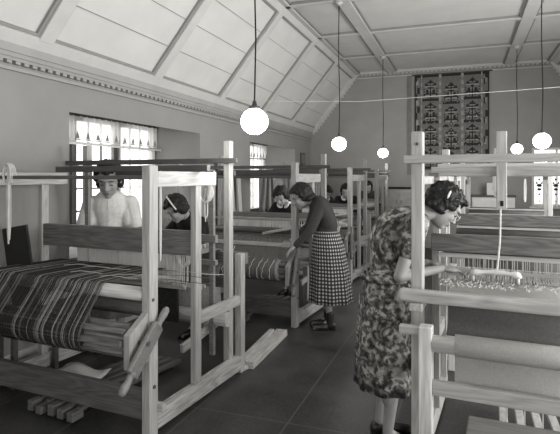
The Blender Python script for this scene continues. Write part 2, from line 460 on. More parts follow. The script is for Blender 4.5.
curtain('curtain', (CXX - .03, 9.3), (CXX - .03, 10.4), .9, 1.935, 12, .022, 'long sheer curtain low in the second window, behind the hanging drape', rod=True)
# rod below valance
tag(obj('curtain_rod', TB([(CXX + .03, 3.78, 1.925), (CXX + .03, 6.2, 1.925)], .016, 8), M['white']), 'white curtain rod just under the valance of the wide near window', 'curtain rod')
# café curtain on end window: embroidered
def lace(bm):
    for cx_ in (.1, .25, .40, .55, .70):
        X_ = cx_; Y_ = -.015
        for k, (zz, rr) in enumerate(((1.66, .018), (1.50, .022), (1.38, .035), (1.30, .028), (1.2, .02), (1.06, .014))):
            bm.faces.new([bm.verts.new((X_ + math.cos(t) * rr * (1.5 if k in (2, 3) else 1), Y_, zz + math.sin(t) * rr)) for t in (math.pi / 3 * i for i in range(6))]).material_index = 2
        for s in (-1, 1):
            bm.faces.new([bm.verts.new((X_ + s * a_, Y_, b_)) for a_, b_ in ((.02, 1.42), (.065, 1.47), (.055, 1.40))]).material_index = 2
curtain('curtain', (wx0 + .03, BY - .04), (wx1 - .03, BY - .04), wz0 + .02, wz1 - .35, 10, .008, 'white lace curtain with dark motifs in the end wall window at the far right', rod=True, extra=lace)

# ------------------------------------------------------------------ pendant globes
def globe(i, u, v, X, Y, label):
    d = -X * SA + Y * CA; z = EYE - (v - HOR) / FPX * d
    r = .098
    t = thing('pendant_lamp', (X, Y, z), 0, label, 'lamp', None)
    bm = bmesh.new(); ell(bm, (0, 0, 0), (r, r, r * .95), seg=28); obj('globe', bm, M['bulb'], t, smooth=True)
    obj('fitting', TB([(0, 0, r * .9), (0, 0, r * 1.08), (0, 0, r * 1.15), (0, 0, r * 1.5)], .02, 12, radii=[.042, .042, .02, .012]), M['metal'], t)
    top = ZF - .055 - z
    obj('cord', TB([(0, 0, r * 1.4), (0.01, 0, top * .3), (-.006, 0, top * .65), (0, 0, top - .03)], .006, 6), M['black'], t)
    obj('ceiling_rose', TB([(0, 0, top - .045), (0, 0, top - .02), (0, 0, top)], .04, 14, radii=[.012, .045, .055]), M['mould'], t)
    l = bpy.data.lights.new('lamp_light', 'POINT'); l.energy = 14; l.shadow_soft_size = .1; l.color = (1, .98, .95)
    lo = bpy.data.objects.new('lamp_light', l); C.objects.link(lo); lo.location = (X, Y, z - .22)
def solveX(u, Y):
    k = (u - 280) / FPX; return Y * (k * CA - SA) / (CA + k * SA)
for i, (u, v, Y, lb) in enumerate(((254.5, 121.5, 3.35, 'white globe pendant lamp nearest the camera, above the left row of looms'),
        (339, 144, 6.65, 'white globe pendant lamp, middle of the three over the left looms'),
        (383, 153, 9.95, 'white globe pendant lamp, farthest of the three over the left looms'),
        (542, 141, 6.65, 'larger white globe pendant lamp at the right edge of the photo'),
        (517, 149, 9.95, 'smaller white globe pendant lamp beside the larger one at the right'))):
    globe(i, u, v, solveX(u, Y), Y, lb)
# line stretched across the hall
a = P(225, 99, 6.6); b = P(590, 85, 5.2)
a.x = max(a.x, -3.1)
tag(obj('wire', TB([P(240, 100.5, 7.5), P(300, 101.5, 7.25), P(360, 101.5, 7.0), P(430, 96.5, 6.6), P(500, 91.5, 6.2), P(590, 84.7, 5.8)], .0035, 5), M['string']), 'thin pale wire stretched across the hall in front of the wall hanging', 'wire')

# ------------------------------------------------------------------ tapestry
def tapestry():
    X0, X1, Z0, Z1 = -1.0, .52, 1.7, 3.78; nx, nz = 57, 76
    rr = random.Random(3)
    tones = [M['tap0'], M['tap1'], M['tap2'], M['tap3']]
    grid = [[1] * nx for _ in range(nz)]
    for j in range(nz):
        for i in range(nx):
            if i < 4 or i >= nx - 4: grid[j][i] = 0 if (j // 5 + (i // 2)) % 3 == 0 else (3 if (j // 4) % 4 == 1 and i % 4 in (1, 2) else 1)
            if j < 2 or i in (0, nx - 1): grid[j][i] = 0
    cols_ = [(6, 19), (21, 36), (38, 51)]
    for ci, (c0, c1) in enumerate(cols_):
        for j in range(nz):
            for e_ in (c0 - 1, c1): grid[j][e_] = 2 if (j // 3) % 2 else 3
        cc = (c0 + c1 - 1) / 2; hw = (c1 - c0) // 2
        j = 3 + (3 if ci == 1 else 0)
        while j < nz - 14:
            H = 18
            motif = [[rr.random() for _ in range(hw + 1)] for _ in range(H)]
            for r_ in range(H):
                if j + r_ >= nz: break
                for i in range(c0, c1):
                    q = abs(i - cc); qi = int(q)
                    s = 1
                    rules = {1: (0, 0), 2: (0, 1), 3: (0, 2), 4: (3, 4), 5: (0, 4), 7: (0, 2), 9: (0, 3), 11: (2, 4), 12: (0, 5), 14: (2, 2), 16: (0, 6), 17: (0, 6)}
                    lo, hi = rules.get(r_, (9, 9))
                    if lo <= qi <= hi: s = 0
                    if q < 1 and r_ > 1 and r_ != 6: s = 0
                    if r_ in (6, 13) and 1 <= qi <= 4: s = 3
                    if r_ == 10 and qi in (2, 3, 5): s = 0
                    if r_ in (4, 9) and qi == 1: s = 3
                    if r_ in (8, 15) and qi == 5: s = 0
                    if r_ == 3 and qi == 5: s = 2
                    if r_ == 13 and qi == 5: s = 0
                    if motif[r_][min(qi, hw)] > .93: s = 2
                    grid[j + r_][i] = s
            j += H
    bm = bmesh.new(); vv = [[bm.verts.new((X0 + (X1 - X0) * i / nx, 0.004 * math.sin(i * .35), Z1 + (Z0 - Z1) * j / nz)) for i in range(nx + 1)] for j in range(nz + 1)]
    for j in range(nz):
        for i in range(nx):
            f = bm.faces.new((vv[j][i], vv[j][i + 1], vv[j + 1][i + 1], vv[j + 1][i])); f.material_index = grid[j][i]
    t = thing('tapestry', (0, BY - .03, 0), 0, 'large patterned woven hanging in three columns of dark motifs on the end wall', 'tapestry')
    obj('weaving', bm, tones, t, solid=.006)
    obj('hanging_rod', TB([(X0 - .06, 0, Z1 + .01), (X1 + .06, 0, Z1 + .01)], .014, 8), M['dwood'], t)
for i, v in enumerate((.035, .16, .20, .30)): M['tap%d' % i] = plain('tapestry_wool', v, .95, .1, .2, 40)
tapestry()
tag(obj('hanging_backboard', B(-1.16, -1.07, BY - .02, BY, 1.6, 3.8), plain('grey_panel', .17)), 'grey board on the end wall along the left edge of the large woven hanging', 'panel')

# picture on the left wall near the end
pt = thing('framed_picture', (WX, 10.95, 1.95), 0, 'small dark framed picture on the side wall near the far corner', 'picture')
obj('frame', B(0, .025, -.16, .16, -.14, .14), M['dwood'], pt); obj('print', B(.02, .03, -.12, .12, -.10, .10), M['cloth_m'], pt)

# ------------------------------------------------------------------ looms
WL = wood(.40, 'x'); WLy = wood(.40, 'y'); WLz = wood(.40, 'z')
def yarns(bm, path, x0, x1, n, w, cols, rr, wob=.0, t=.0025):
    """n separate threads of width w following path [(y,z)], material picked in bands"""
    i = 0
    while i < n:
        run = rr.choice((1, 2, 2, 3)); m = rr.choice(cols)
        for _ in range(run):
            if i >= n: break
            x = x0 + (x1 - x0) * (i + .5) / n; i += 1
            prev = None; mm = m if rr.random() > .3 else rr.choice(cols)
            dx = rr.uniform(-wob, wob); dz = rr.uniform(-wob, wob)
            for k, (y, z) in enumerate(path):
                ww = w / 2
                off = dx * math.sin(math.pi * k / (len(path) - 1)); zo = dz * math.sin(math.pi * k / (len(path) - 1))
                q = [bm.verts.new((x + off - ww, y, z + zo)), bm.verts.new((x + off, y - .0015, z + zo + t)), bm.verts.new((x + off + ww, y, z + zo))]
                if prev:
                    for a_ in (0, 1):
                        f = bm.faces.new((prev[a_], prev[a_ + 1], q[a_ + 1], q[a_])); f.material_index = mm; f.smooth = True
                prev = q
def arc(cy, cz, r, a0, a1, n):
    return [(cy + r * math.cos(R(a0 + (a1 - a0) * i / n)), cz + r * math.sin(R(a0 + (a1 - a0) * i / n))) for i in range(n + 1)]

def left_loom(origin, tone, label, W=1.45, h0=1.62, warp='stripe', seed=1, detail=2, slab_tone=None, board=True, lever=(.062, -.325, .375, .085, .755)):
    t = thing('floor_loom', origin, -R(4.56), label, 'loom')
    rr = random.Random(seed)
    wx, wy, wz = wood(tone, 'x'), wood(tone, 'y'), wood(tone, 'z')
    st = slab_tone or tone * .34
    def p(n, bm, m=wx, bev=.004, **k): return obj(n, bm, m, t, bev=bev, **k)
    for x in (0, -W):
        o = p('corner_post', B(x - .03, x + .03, -.04, .04, 0, h0), wz, .006)
        if x == 0:
            obj('peg', TB([(.03, -.01, .82), (.034, -.01, .82)], .011, 8), M['dwood'], o); obj('peg', TB([(.03, 0, .3), (.036, 0, .3)], .012, 8), M['dwood'], o)
        p('middle_post', B(x - .022, x + .022, .455, .525, .14, 1.49), wz)
        p('tall_post', B(x - .062, x - .007, .96, 1.02, .0, 1.83), wz)
        p('short_post', B(x - .03, x + .028, 1.08, 1.15, 0, .94), wz)
        p('base_rail', B(x - .03, x + .03, .04, 1.08, .03, .14), wood(tone * 1.05, 'y', .4))
        p('side_rail', B(x - .022, x + .022, .525, 1.08, .54, .615), wy)
        p('top_rail', B(x - .028, x + .028, .04, .71, 1.49, 1.585), wood(tone * 1.1, 'y'))
    p('tenon', B(-.06, .07, .03, .065, .14, .19), wx)
    obj('foot', TB([(.0, 1.17, 0), (0, 1.17, .02), (0, 1.17, .035)], .03, 12, radii=[.04, .045, .02]), wx, t)
    p('lower_crossbar', B(-W + .03, -.03, -.025, .025, .10, .27), wood(tone * .26, 'x', .4))
    p('top_bar', B(-W + .03, -.03, .045, .075, 1.535, 1.56), wood(tone * .25, 'x'))
    p('cross_beam', B(-1.3, .10, .47, .515, 1.588, 1.632), wood(tone * .2, 'x'))
    p('cross_beam', B(-1.69, .07, .93, .96, 1.655, 1.695), wood(tone * .2, 'x'))
    p('cross_beam', B(-W, -.0, 1.02, 1.05, 1.56, 1.60), wood(tone * .2, 'x'))
    if board: p('harness_board', B(-W + .022, -.022, .465, .515, 1.01, 1.18), wood(st, 'x', .42), .006)
    p('breast_beam', B(-W + .0, .03, 1.151, 1.20, .85, .94), wood(tone * .4, 'x', .3))
    p('knee_beam', B(-W + .03, -.03, 1.09, 1.13, .66, .74), wood(tone * .35, 'x'))
    obj('cloth_roller', TB([(-W + .0, .90, .47), (.02, .90, .47)], .055, 14), wx, t)
    # cloth going to its roller
    bm = bmesh.new(); sheet(bm, [(.78, .955), (.95, .953), (1.10, .953)] + arc(1.17, .905, .05, 90, -30, 5) + [(1.15, .75), (.98, .48)] + arc(.90, .47, .06, 0, -150, 6), -W + .15, -.22)
    obj('woven_cloth', bm, M['cloth_m'], t, solid=.004)
    # back roller and warp drum
    obj('back_roller', TB([(-W + .03, .0, .845), (-.03, .0, .845)], .042, 16), wood(tone * 1.1, 'x'), t)
    D = (-.12, .60)
    bm = bmesh.new(); tube(bm, [(-W - .02, D[0], D[1]), (-.035, D[0], D[1])], .074, 8)
    for k in range(8):
        a_ = R(22.5 + 45 * k + 20)
        c = Vector((0, D[0] + .083 * math.cos(a_), D[1] + .083 * math.sin(a_)))
        ra = Matrix.Rotation(a_, 3, 'X')
        vs = [bm.verts.new(Vector((x_, D[0], D[1])) + ra @ Vector((0, .085 + p_, q_))) for x_ in (-W, -.04) for p_, q_ in ((-.02, -.019), (.012, -.016), (.012, .016), (-.02, .019))]
        for f in ((3, 2, 1, 0), (4, 5, 6, 7), (0, 1, 5, 4), (1, 2, 6, 5), (2, 3, 7, 6), (3, 0, 4, 7)): bm.faces.new([vs[i] for i in f])
    for f in bm.faces: f.smooth = False
    obj('warp_drum', bm, wood(tone * .38, 'x', .5), t)
    for x in (-.005, -W - .01):
        bm = bmesh.new()
        pr = [(-.20, .46), (-.20, .655), (-.02, .76), (-.02, .46)]
        a_ = [bm.verts.new((x - .022, y, z)) for y, z in pr]; b_ = [bm.verts.new((x + .022, y, z)) for y, z in pr]
        bm.faces.new(a_); bm.faces.new(b_[::-1])
        for i in range(4): bm.faces.new((a_[i], a_[(i + 1) % 4], b_[(i + 1) % 4], b_[i]))
        p('drum_bracket', bm, wood(tone * .85, 'z', .15))
    # capstan lever: flat body with turned handles
    c0 = Vector(lever[:3]); c1 = Vector((lever[0], lever[3], lever[4])); dv = c1 - c0
    rad = [(0, .012), (.03, .022), (.10, .024), (.17, .018), (.21, .02), (.235, .035)]
    bm = bmesh.new(); beam(bm, c0 + dv * .21, c0 + dv * .79, .032, .10)
    l = obj('capstan_lever', bm, wood(tone * .42, 'x', .15), t, bev=.012)
    for q0, q1 in ((c0, dv), (c1, -dv)):
        hb = bmesh.new(); tube(hb, [q0 + q1 * s for s, _ in rad], .02, 12, radii=[q for _, q in rad]); obj('handle', hb, wood(tone * .5, 'z'), l, smooth=True)
    obj('axle_pin', TB([(.02, D[0], D[1]), (.09, D[0], D[1])], .014, 10), M['metal'], t)
    if warp == 'stripe':
        path = [(.62, .878), (.35, .886), (.12, .894)] + arc(0, .845, .050, 84, 165, 6) + arc(D[0], D[1], .106, 140, 330, 12)
        bm = bmesh.new(); yarns(bm, path, -W + .04, -.33, 150, .0052, [0, 0, 0, 0, 0, 1, 2], rr, .004)
        o = obj('warp', bm, [M['thread_d'], M['thread_m'], plain('fawn_thread', .26, .9)], t); o['kind'] = 'stuff'
        bm = bmesh.new(); tube(bm, [(-W + .03, D[0], D[1]), (-.34, D[0], D[1])], .098, 20); obj('warp_package', bm, M['cloth_d'], t)
        # slack threads wandering over the warp
        bm = bmesh.new()
        for k in range(12):
            x = rr.uniform(-W + .1, -.1); y = rr.uniform(.1, .5); L_ = rr.uniform(.2, .5)
            tube(bm, [(x, y, .893), (x + L_ * .3, y + rr.uniform(-.03, .03), .905), (x + L_ * .7, y + rr.uniform(-.03, .05), .90), (x + L_, y + .05, .893)], .0022, 4, mi=rr.choice((0, 1)))
        o = obj('slack_thread', bm, [M['thread_m'], M['thread_l']], t); o['kind'] = 'stuff'
    else:
        path = [(.62, .93), (.35, .912), (.12, .896)] + arc(0, .845, .05, 84, 165, 5) + arc(D[0], D[1], .117, 140, 330, 8)
        bm = bmesh.new(); yarns(bm, path, -W + .15, -.12, 90, .010, [0, 0, 1], rr, .003)
        o = obj('warp', bm, [M['thread_m'], M['thread_l']] if warp == 'mid' else [M['thread_m'], M['thread_m']], t); o['kind'] = 'stuff'
        bm = bmesh.new(); tube(bm, [(-W + .1, D[0], D[1]), (-.1, D[0], D[1])], .110, 20); obj('warp_package', bm, M['cloth_m'], t)
        if detail > 1:
            for k in range(11):
                x = -.15 - .075 * k - rr.uniform(0, .03)
                pts = [(x + rr.uniform(-.01, .01) + .03 * math.sin(a_ * 1.3), D[0] + .123 * math.cos(a_), D[1] + .123 * math.sin(a_)) for a_ in (R(100 + 14 * i) for i in range(10))]
                obj('tie_string', TB(pts, .0026, 5), M['string'], t)
        # dark stretcher roller between the middle posts
        obj('dark_roller', TB([(-W + .03, .27, .955), (-.03, .27, .955)], .036, 12), M['dwood'], t)
        p('tension_bar', B(-W + .03, -.03, -.085, -.06, .83, .87), wood(tone * 1.2, 'x'))
        bm = bmesh.new(); beam(bm, (-.45, .15, .93), (-.03, .25, 1.02), .025, .03); p('slanting_stick', bm, wood(tone * 1.4, 'x'))
    # heddle shafts
    for k in range(3):
        y = .60 + .05 * k
        bm = bmesh.new(); box(bm, -W + .12, -.06, y - .008, y + .008, 1.035, 1.06); box(bm, -W + .12, -.06, y - .008, y + .008, .74, .765)
        s = p('heddle_shaft', bm, wx, .002)
        bm = bmesh.new(); n = 120 if k == 0 else 40
        for i in range(n):
            x = -W + .25 + (W - .45) * (i + rr.random() * .8) / n
            box(bm, x - .0035, x + .0035, y - .0015, y + .0015, .765 + rr.uniform(0, .03), 1.035)
        o = obj('heddles', bm, M['string'], s); o['kind'] = 'stuff'
    # beater
    bm = bmesh.new(); box(bm, -W + .06, -.06, .84, .88, 1.05, 1.11); box(bm, -W + .06, -.06, .84, .88, .88, .92)
    box(bm, -.12, -.08, .845, .875, .20, 1.6); box(bm, -W + .08, -W + .12, .845, .875, .20, 1.6)
    p('beater', bm, wood(tone * .5, 'x'))
    for k in range(5):
        x = -.55 - .09 * k
        bm = bmesh.new(); beam(bm, (x, .06, .085 + .006 * (k % 2)), (x + .05, 1.0, .05), .045, .03); hb_ = rr.uniform(-.01, .01); box(bm, x - .026, x + .026, -.09 + hb_, .0, .015, .075 + hb_); beam(bm, (x, -.02, .06), (x, .10, .08), .045, .03)
        p('treadle', bm, wood(tone * .3, 'y'))
    bm = bmesh.new(); beam(bm, (-.16, .55, .33), (-.16, 1.05, .40), .03, .06); p('lamm', bm, wy)
    p('inner_post', B(-.20, -.14, .72, .77, .0, .50), wood(tone * .9, 'z'))
    return t

O1 = Pz(150, 3.05, 0); O2 = Pz(295, 5.27, 0)
left_loom(O1, .36, 'big wooden floor loom nearest on the left, with dark striped warp and turned lever', warp='stripe', seed=2)
left_loom(O2, .27, 'wooden floor loom the woman in the checked skirt leans on', h0=1.70, warp='dark', seed=4, board=False, lever=(.062, -.20, .36, -.04, .84))
left_loom(Pz(350, 7.49, 0), .24, 'wooden floor loom just past the checked skirt, third of the left row', h0=1.69, warp='mid', seed=6, detail=1, board=False, lever=(.062, -.13, .36, -.11, .84))
left_loom(Pz(376.7, 9.42, 0), .24, 'wooden floor loom farthest down the left row, near the end wall', h0=1.69, warp='mid', seed=8, detail=1, board=False, lever=(.062, -.13, .36, -.11, .84))

def right_loom(origin, tone, label, W=1.35, seed=1, detail=2, board=True):
    t = thing('floor_loom', origin, -R(4.56), label, 'loom')
    rr = random.Random(seed)
    wx, wy, wz = wood(tone, 'x'), wood(tone, 'y'), wood(tone, 'z')
    def p(n, bm, m=wx, bev=.004, **k): return obj(n, bm, m, t, bev=bev, **k)
    for x in (0, W):
        s = 1 if x == 0 else -1
        o = p('tall_post', B(x - .03, x + .028, -.03, .04, 0, 1.785), wz, .006)
        obj('peg', TB([(x, -.036, 1.72), (x, -.03, 1.72)], .008, 8), M['dwood'], o)
        p('short_post', B(x + s * .075 - .03, x + s * .075 + .03, -.27, -.20, 0, .85), wood(tone * 1.6, 'z'), .005)
        p('side_arm', B(x + s * .02 - .03, x + s * .02 + .03, -.20, -.03, .90, .935), wy)
        p('base_rail', B(x - .03, x + .03, .04, 1.10, .03, .14), wy)
        p('side_rail', B(x - .022, x + .022, .04, 1.0, .50, .58), wy)
        p('top_rail', B(x - .025, x + .025, .04, 1.05, 1.51, 1.555), wy)
        p('rear_post', B(x - .028, x + .028, 1.04, 1.10, 0, 1.60), wz)
    p('breast_beam', B(-.07, W + .07, -.17, -.10, .935, .994), wood(tone * 1.0, 'x', .25, .3), .014)
    p('roller_bar', B(-.05, .045, -.25, -.21, .80, .842), wood(tone * 1.0, 'x', .2, .3), .006)
    obj('cloth_roller', TB([(.105, -.235, .77), (W - .105, -.235, .77)], .039, 20), wood(tone * 1.5, 'x', .1, .3), t)
    p('knee_rail', B(.105, W - .105, -.26, -.22, .535, .60), wood(tone * .95, 'x'))
    p('cross_beam', B(-.06, W + .06, -.075, -.03, 1.62, 1.66), wood(tone * 1.05, 'x'))
    p('cross_beam', B(-.0, W + .03, .48, .52, 1.556, 1.612), wood(tone * 1.05, 'x'))
    p('cross_beam', B(-.0, W + .03, .98, 1.02, 1.556, 1.60), wood(tone * .7, 'x'))
    if board: p('harness_board', B(.0, W, .48, .52, 1.105, 1.207), wood(tone * .32, 'x', .45))
    p('harness_support', B(.0, .045, .52, .56, .14, 1.556), wz)
    p('back_beam', B(-.03, W + .03, 1.10, 1.16, .85, .91), wx)
    # cloth
    bm = bmesh.new()
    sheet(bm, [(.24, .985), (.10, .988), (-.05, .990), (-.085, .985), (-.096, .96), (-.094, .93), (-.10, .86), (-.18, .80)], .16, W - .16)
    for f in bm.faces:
        if f.calc_center_median().z < .965: f.material_index = 1  # shade below the breast beam painted in as darker cloth
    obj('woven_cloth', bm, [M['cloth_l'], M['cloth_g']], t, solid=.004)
    bm = bmesh.new(); tube(bm, [(.205, -.235, .775), (W - .2, -.235, .775)], .050, 24)
    obj('wound_cloth', bm, M['cloth_l'], t)
    bm = bmesh.new(); sheet(bm, [(-.19, .76), (-.195, .70), (-.20, .60), (-.205, .545)], .20, W - .2); obj('hanging_cloth', bm, M['cloth_l'], t, solid=.003)
    # loops / fringe on the cloth
    bm = bmesh.new(); n = 300 if detail > 1 else 90
    for i in range(n):
        x = .1 + (W - .25) * rr.random(); y = rr.uniform(.04, .23)
        tube(bm, [(x, y, .988), (x + rr.uniform(-.004, .004), y - .003, .988 + rr.uniform(.004, .011)), (x + rr.uniform(-.012, .012), y - .012, .99)], .0018, 4)
    o = obj('fringe', bm, M['string'], t); o['kind'] = 'stuff'
    # reed and heddles
    p('reed_cap', B(.05, W - .05, .30, .33, 1.02, 1.035), wood(tone * .8, 'x'), .002)
    bm = bmesh.new(); n = 90 if detail > 1 else 45
    for i in range(n):
        x = .06 + (W - .12) * i / n; box(bm, x, x + .0035, .313, .317, .93, 1.02)
    o = obj('reed', bm, M['thread_l'] if detail > 1 else M['thread_m'], t); o['kind'] = 'stuff'
    for k in range(3):
        y = .40 + .03 * k
        bm = bmesh.new(); box(bm, .05, W - .05, y - .005, y + .005, 1.085, 1.10); box(bm, .05, W - .05, y - .005, y + .005, .80, .815)
        if k == 0: box(bm, .05, W - .05, y - .006, y - .002, .95, .957)
        s = p('heddle_shaft', bm, wx, 0)
        bm = bmesh.new(); m_ = 62 if k == 0 else 30; hm = M['thread_l'] if detail > 1 else M['thread_m']
        for i in range(m_):
            x = .10 + (W - .2) * (i + rr.random() * .7) / m_; box(bm, x, x + .003, y - .001, y + .001, .80, 1.087)
        o = obj('heddles', bm, hm, s); o['kind'] = 'stuff'
    bm = bmesh.new(); yarns(bm, [(.24, .985), (.4, .96), (.7, .94), (1.13, .915)], .16, W - .16, 80, .004, [0, 1], rr, .002)
    o = obj('warp', bm, [M['thread_m'], M['thread_l']], t); o['kind'] = 'stuff'
    obj('back_roller', TB([(0.03, .88, 1.055), (W - .03, .88, 1.055)], .035, 14), M['dwood'], t)
    for k in range(6):
        x = .42 + .09 * k
        bm = bmesh.new(); beam(bm, (x, -.1, .24), (x - .03, .9, .08), .045, .025); p('treadle', bm, wood(tone * 1.0, 'y'))
        obj('treadle_cord', TB([(x, .42, .16), (x, .43, .80)], .004, 5), M['string'], t)
    # overhead upright in the middle, rod and temple
    o = p('centre_upright', B(.365, .42, .44, .48, 1.37, 1.81), wood(tone * 1.1, 'z'))
    obj('slot', B(.385, .402, .436, .4405, 1.385, 1.415), M['black'], o)
    bm = bmesh.new(); z = 1.62
    rad = [(1.555, .018), (1.545, .026), (1.53, .028), (1.52, .016), (1.50, .020), (1.48, .030), (1.465, .030), (1.45, .014), (1.44, .020)]
    tube(bm, [(.02, .45, a_) for a_, _ in rad], .02, 14, radii=[b_ for _, b_ in rad]); obj('turned_hanger', bm, wood(tone * .4, 'z'), t)
    p('hanger_bar', B(-.01, .05, .43, .48, 1.556, 1.575), wood(tone * .4, 'x'))
    if detail == 1: obj('dark_roller', TB([(.05, .40, 1.045), (W - .05, .40, 1.045)], .036, 12), M['dwood'], t)
    if detail > 1:
        bm = bmesh.new(); tube(bm, [(.386, .452, 1.372), (.385, .33, 1.20), (.372, .24, 1.045)], .0055, 6); obj('lifting_rod', bm, wood(tone * 1.3, 'z'), t)
        bm = bmesh.new()
        tube(bm, [(.24 + .25 * s, .22, 1.035 + .010 * math.sin(math.pi * s) - .012 * (abs(s - .5) > .46)) for s in (0, .06, .12, .2, .35, .5, .65, .8, .88, .94, 1)], .01, 12, radii=[.006, .018, .02, .012, .012, .016, .012, .012, .02, .018, .006])
        tube(bm, [(.255, .22, 1.03), (.255, .22, .99)], .007, 8); tube(bm, [(.475, .22, 1.03), (.475, .22, .99)], .007, 8)
        obj('temple', bm, plain('pale_wood', .6), t, smooth=True)
    return t
OR1 = Pz(418, 2.65, 0)
right_loom(OR1, .38, 'pale wooden loom at right front that the woman in the floral dress works at', seed=3)
right_loom(Pz(446, 4.35, 0), .40, 'wooden loom directly behind the right front loom, second of the right row', seed=5, detail=1)
right_loom(Pz(463, 7.06, 0), .34, 'wooden loom third of the right row, in front of the white cupboard', seed=7, detail=1, board=False, W=1.07)

# ------------------------------------------------------------------ people
def rotY(a): return Matrix.Rotation(a, 3, 'Y')
def remesh(bm, voxel, name, mat, parent, smooth=4):
    me = bpy.data.meshes.new('tmp'); bm.to_mesh(me); bm.free()
    o = bpy.data.objects.new('tmp', me); C.objects.link(o)
    md = o.modifiers.new('r', 'REMESH'); md.mode = 'VOXEL'; md.voxel_size = voxel; md.use_smooth_shade = True
    s = o.modifiers.new('s', 'SMOOTH'); s.factor = .5; s.iterations = smooth
    dg = bpy.context.evaluated_depsgraph_get(); dg.update()
    m2 = bpy.data.meshes.new_from_object(o.evaluated_get(dg)); m2.name = name
    bpy.data.objects.remove(o); bpy.data.meshes.remove(me)
    for p_ in m2.polygons: p_.use_smooth = True
    m2.materials.clear(); m2.materials.append(mat)
    q = bpy.data.objects.new(name, m2); C.objects.link(q); q.parent = parent; return q
def ik(s, h, l1, l2, pole):
    s, h, pole = Vector(s), Vector(h), Vector(pole); d = h - s; L = min(d.length, (l1 + l2) * .999); dn = d.normalized()
    h = s + dn * L; a = (l1 * l1 - l2 * l2 + L * L) / (2 * L); hh = math.sqrt(max(l1 * l1 - a * a, 0))
    pp = (pole - dn * pole.dot(dn)).normalized(); return s + dn * a + pp * hh, h
def hand(bm, w, d, up, side, s=1.0, curl=.35):
    """palm + five bent fingers from wrist w along d; up = back of hand; side = thumb side"""
    w = Vector(w); d = Vector(d).normalized(); up = Vector(up); up = (up - d * up.dot(d)).normalized(); sd = up.cross(d) * side
    rot = Matrix((d, sd, up)).transposed()
    ell(bm, w + d * .045 * s, (.05 * s, .038 * s, .016 * s), rot, 16)
    for k, (o_, L) in enumerate(((.028, .068), (.010, .078), (-.009, .072), (-.027, .056))):
        p_ = w + d * .075 * s + sd * o_ * s; dd = (d + sd * o_ * 3).normalized(); L *= s
        for seg, fr in enumerate((.45, .32, .23)):
            a_ = curl * (seg + .6); v_ = dd * math.cos(a_) - up * math.sin(a_)
            q = p_ + v_ * L * fr; cap(bm, p_, .0085 * s - .0008 * seg, q, .0080 * s - .0008 * seg, 8); p_ = q
    p_ = w + d * .025 * s + sd * .03 * s
    q = p_ + (d * .7 + sd * .75 - up * .35).normalized() * .035 * s; cap(bm, p_, .011 * s, q, .0095 * s, 8)
    cap(bm, q, .0095 * s, q + (d * .9 + sd * .2 - up * .4).normalized() * .03 * s, .008 * s, 8)

